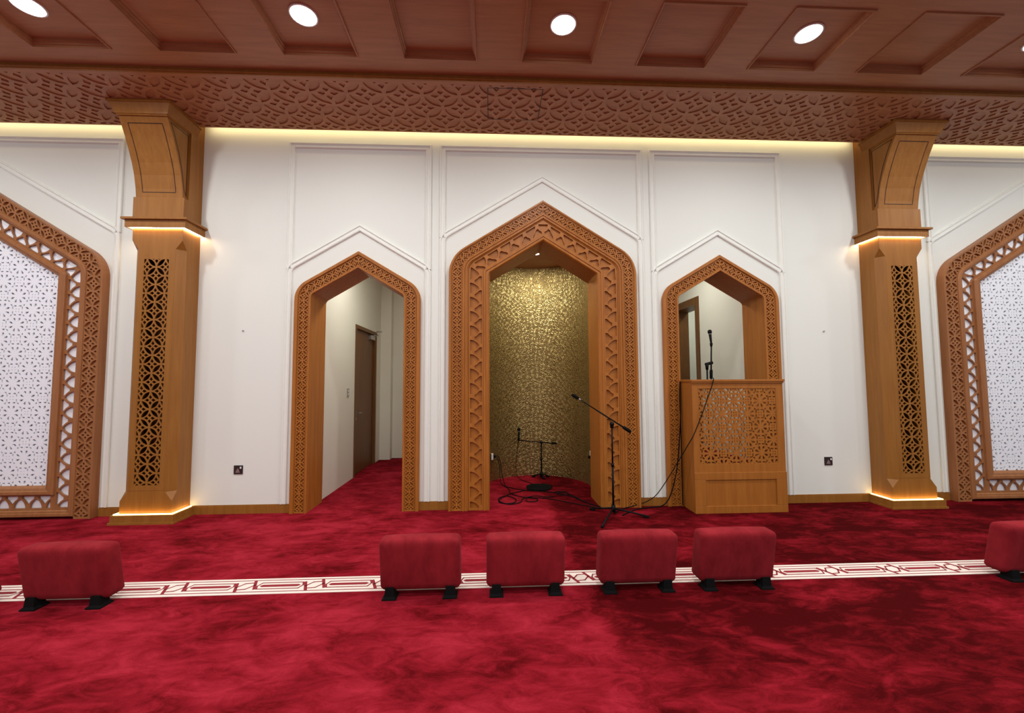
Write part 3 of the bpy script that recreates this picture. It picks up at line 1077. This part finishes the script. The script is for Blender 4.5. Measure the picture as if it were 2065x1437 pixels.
s3 = empty('microphone_stand', (2.18, .15, .45), 'black microphone stand with upright boom, its top showing above the pulpit', 'microphone stand')
MB().tube([(0, 0, .03), (0, 0, 1.28)], .011, 12).build('pole', 'black', s3, True)
MB().tube([(0, 0, .02), (0, 0, .09)], [.03, .02], 14).build('hub', 'black', s3, True)
for q in ((-.25, .1), (.24, .12), (.02, -.27)):
    lg = MB().tube([(0, 0, .07), (q[0], q[1], .014)], .010, 10).build('leg', 'black', s3, True)
    a = Vector((q[0], q[1], .014)); b = a - Vector((q[0], q[1], 0)).normalized() * .05
    MB().tube([a, b], .014, 10).build('rubber_tip', 'rubber', lg, True)
MB().tube([(0, 0, 1.24), (0, 0, 1.325)], [.016, .024], 12).tube([(-.02, 0, 1.31), (.075, 0, 1.335)], .020, 12).build('clutch', 'black', s3, True)
MB().tube([(.052, 0, 1.17), (.068, 0, 1.56)], .0095, 10).build('boom_arm', 'black', s3, True)
MB().tube([(.050, 0, 1.12), (.051, 0, 1.135), (.055, 0, 1.23), (.056, 0, 1.245)], [.012, .019, .019, .011], 12).build('counterweight', 'rubber', s3, True)
MB().tube([(.066, 0, 1.545), (.066, -.004, 1.59)], [.012, .020], 12).build('microphone_clip', 'rubber', s3, True)
mic((2.247, .147, 2.030), (-.10, 0, 1), 'black microphone on the stand rising above the pulpit')

# ------------------------------------------------------------------ cables


def cable(pts, label, r_=.0055, sub=6):
    return tag(MB().tube(spline(pts, sub), r_, 6).build('cable', 'rubber', None, True), label, 'cable')


g = .008
cable([(-.216, 1.575, .61), (-.24, 1.57, .45), (-.262, 1.55, .22), (-.25, 1.53, .06), (-.2, 1.46, .012), (-.12, 1.33, g), (-.05, 1.2, g), (-.02, 1.1, g)], 'thin black cable hanging from the niche microphone down to the carpet', .0045)
cable([(-.60, 1.34, .40), (-.555, 1.30, .405), (-.52, 1.24, .33), (-.50, 1.2, .18), (-.47, 1.12, .06), (-.44, 1.02, g), (-.40, .86, g), (-.395, .68, g), (-.30, .52, g), (-.15, .42, g), (.05, .38, g), (.30, .20, g), (.46, .06, g), (.58, -.02, g), (.66, -.12, g)], 'black cable from the niche wall socket along the carpet to the boom stand')
cable([(-.60, 1.36, .37), (-.57, 1.28, .39), (-.535, 1.2, .28), (-.525, 1.15, .12), (-.51, 1.12, .03), (-.44, 1.04, g), (-.36, .95, g), (-.24, .85, g), (-.1, .78, g), (.1, .72, g), (.27, .62, g), (.42, .44, g), (.56, .14, g), (.66, .0, g), (.72, -.1, g)], 'black cable hanging in front of the niche socket and trailing past the coil')
cable([(-.1, .86, g), (-.25, .75, g), (-.4, .62, g), (-.52, .42, g), (-.56, .28, g), (-.50, .18, g), (-.38, .19, g), (-.33, .32, g), (-.38, .46, g), (-.48, .5, g + .008), (-.56, .4, g), (-.53, .24, g), (-.42, .14, g), (-.28, .22, g), (-.25, .36, g), (-.15, .42, g + .009), (-.05, .33, g), (-.1, .24, g), (-.2, .27, g), (-.18, .40, g + .01), (-.05, .48, g + .006), (.08, .42, g + .006), (.18, .46, g)], 'tangled loops of black cable on the niche carpet')
cable([(.204, .626, g), (.27, .70, g), (.38, .66, g), (.40, .56, g), (.30, .52, g), (.24, .58, g), (.33, .64, g + .008), (.44, .50, g), (.52, .25, g), (.60, .05, g)], 'small loop of black cable lying between the coil and the niche wall')
coil = MB()
pts = []
for lay in range(1):
    for t in range(9):
        rr = .19 - t * .019
        for k in range(20):
            a = 2 * PI * k / 20 + lay * .3
            pts.append((.04 + (rr - .019 * k / 20) * math.cos(a), .955 + (rr - .019 * k / 20) * math.sin(a), .011 + lay * .02 + .003 * math.sin(3 * a)))
coil.tube(pts, .0105, 6)
tag(coil.build('cable_coil', 'rubber', None, True), 'flat black coil of cable on the carpet inside the gold niche', 'cable')
cable([(.78, -.30, g), (.95, -.12, g), (1.15, -.06, .03), (1.27, -.085, .085), (1.36, -.11, .16), (1.45, -.17, .32), (1.56, -.26, .56), (1.66, -.345, .79), (1.71, -.380, .90), (1.80, -.383, 1.10), (1.88, -.384, 1.30), (1.95, -.384, 1.48), (1.975, -.383, 1.56), (1.985, -.35, 1.578), (2.0, -.28, 1.56), (2.02, -.22, 1.45), (2.05, -.1, 1.2)], 'thin black cable rising from the boom stand over the pulpit front', .005)
cable([(.85, -.38, g), (1.1, -.16, g), (1.3, -.10, g), (1.42, -.10, .02), (1.50, -.10, .08), (1.56, -.11, .22), (1.62, -.11, .45), (1.66, -.11, .75), (1.69, -.10, 1.10), (1.700, -.09, 1.45), (1.716, -.06, 1.53), (1.70, -.075, 1.3), (1.700, -.085, .8), (1.697, -.085, .3), (1.697, -.085, .02)], 'black cable climbing the side of the pulpit beside the arch surround', .0065)


# ------------------------------------------------------------------ sockets and wall screws
def socket(x, z, label, grp):
    o = empty('wall_socket', (x, 0, z), label, 'socket', grp)
    MB().box(-.052, .052, -.010, 0, -.052, .052).build('face_plate', 'nickel', o, bevel=.003)
    MB().box(.022, .038, -.015, -.009, .014, .036).build('switch_rocker', 'plastic', o)
    MB().add([(-.032, -.012, -.034), (.022, -.012, -.034), (.010, -.012, -.002), (-.004, -.012, .020), (-.018, -.012, -.002),
              (-.032, -.009, -.034), (.022, -.009, -.034), (.010, -.009, -.002), (-.004, -.009, .020), (-.018, -.009, -.002)],
             [(0, 1, 2, 3, 4), (0, 5, 6, 1), (1, 6, 7, 2), (2, 7, 8, 3), (3, 8, 9, 4), (4, 9, 5, 0)]).build('plate_reflection', 'steel', o)  # light triangle in steel stands for the plate's reflection
    return o


s_ = socket(-3.673, .513, 'dark square socket low on the white wall beside the corridor arch', 'dark wall sockets')
dup(s_, (3.648, 0, .516), 'dark square socket low on the white wall beside the pulpit')
for x, t in ((-3.672, 'tiny dark screw high above the socket by the corridor arch'), (3.672, 'tiny dark screw high above the socket by the pulpit')):
    tag(MB().lathe([(.010, 0), (.010, -.010), (.005, -.018)], (x, 0, 2.183), 12, 'y').build('wall_screw', 'steel'), t, 'screw', 'wall screws')
k = .46
o = empty('niche_socket', (nx + nr - .002, .93, k), 'white socket low on the curved gold wall nearer the boom stand', 'socket')
MB().box(-.012, 0, -.06, .06, -.06, .06).build('face_plate', 'plastic', o, bevel=.003)
MB().box(-.04, -.010, -.01, .035, -.045, -.005).build('plug', 'rubber', o, bevel=.004)
o = empty('niche_socket', (-.655, 1.37, .39), 'white socket on the gold wall where the cables plug in', 'socket')
MB().box(0, .03, -.05, .03, -.045, .045).build('face_plate', 'plastic', o, bevel=.003)
MB().box(.028, .065, -.035, .0, -.02, .02).build('plug', 'rubber', o, bevel=.004)
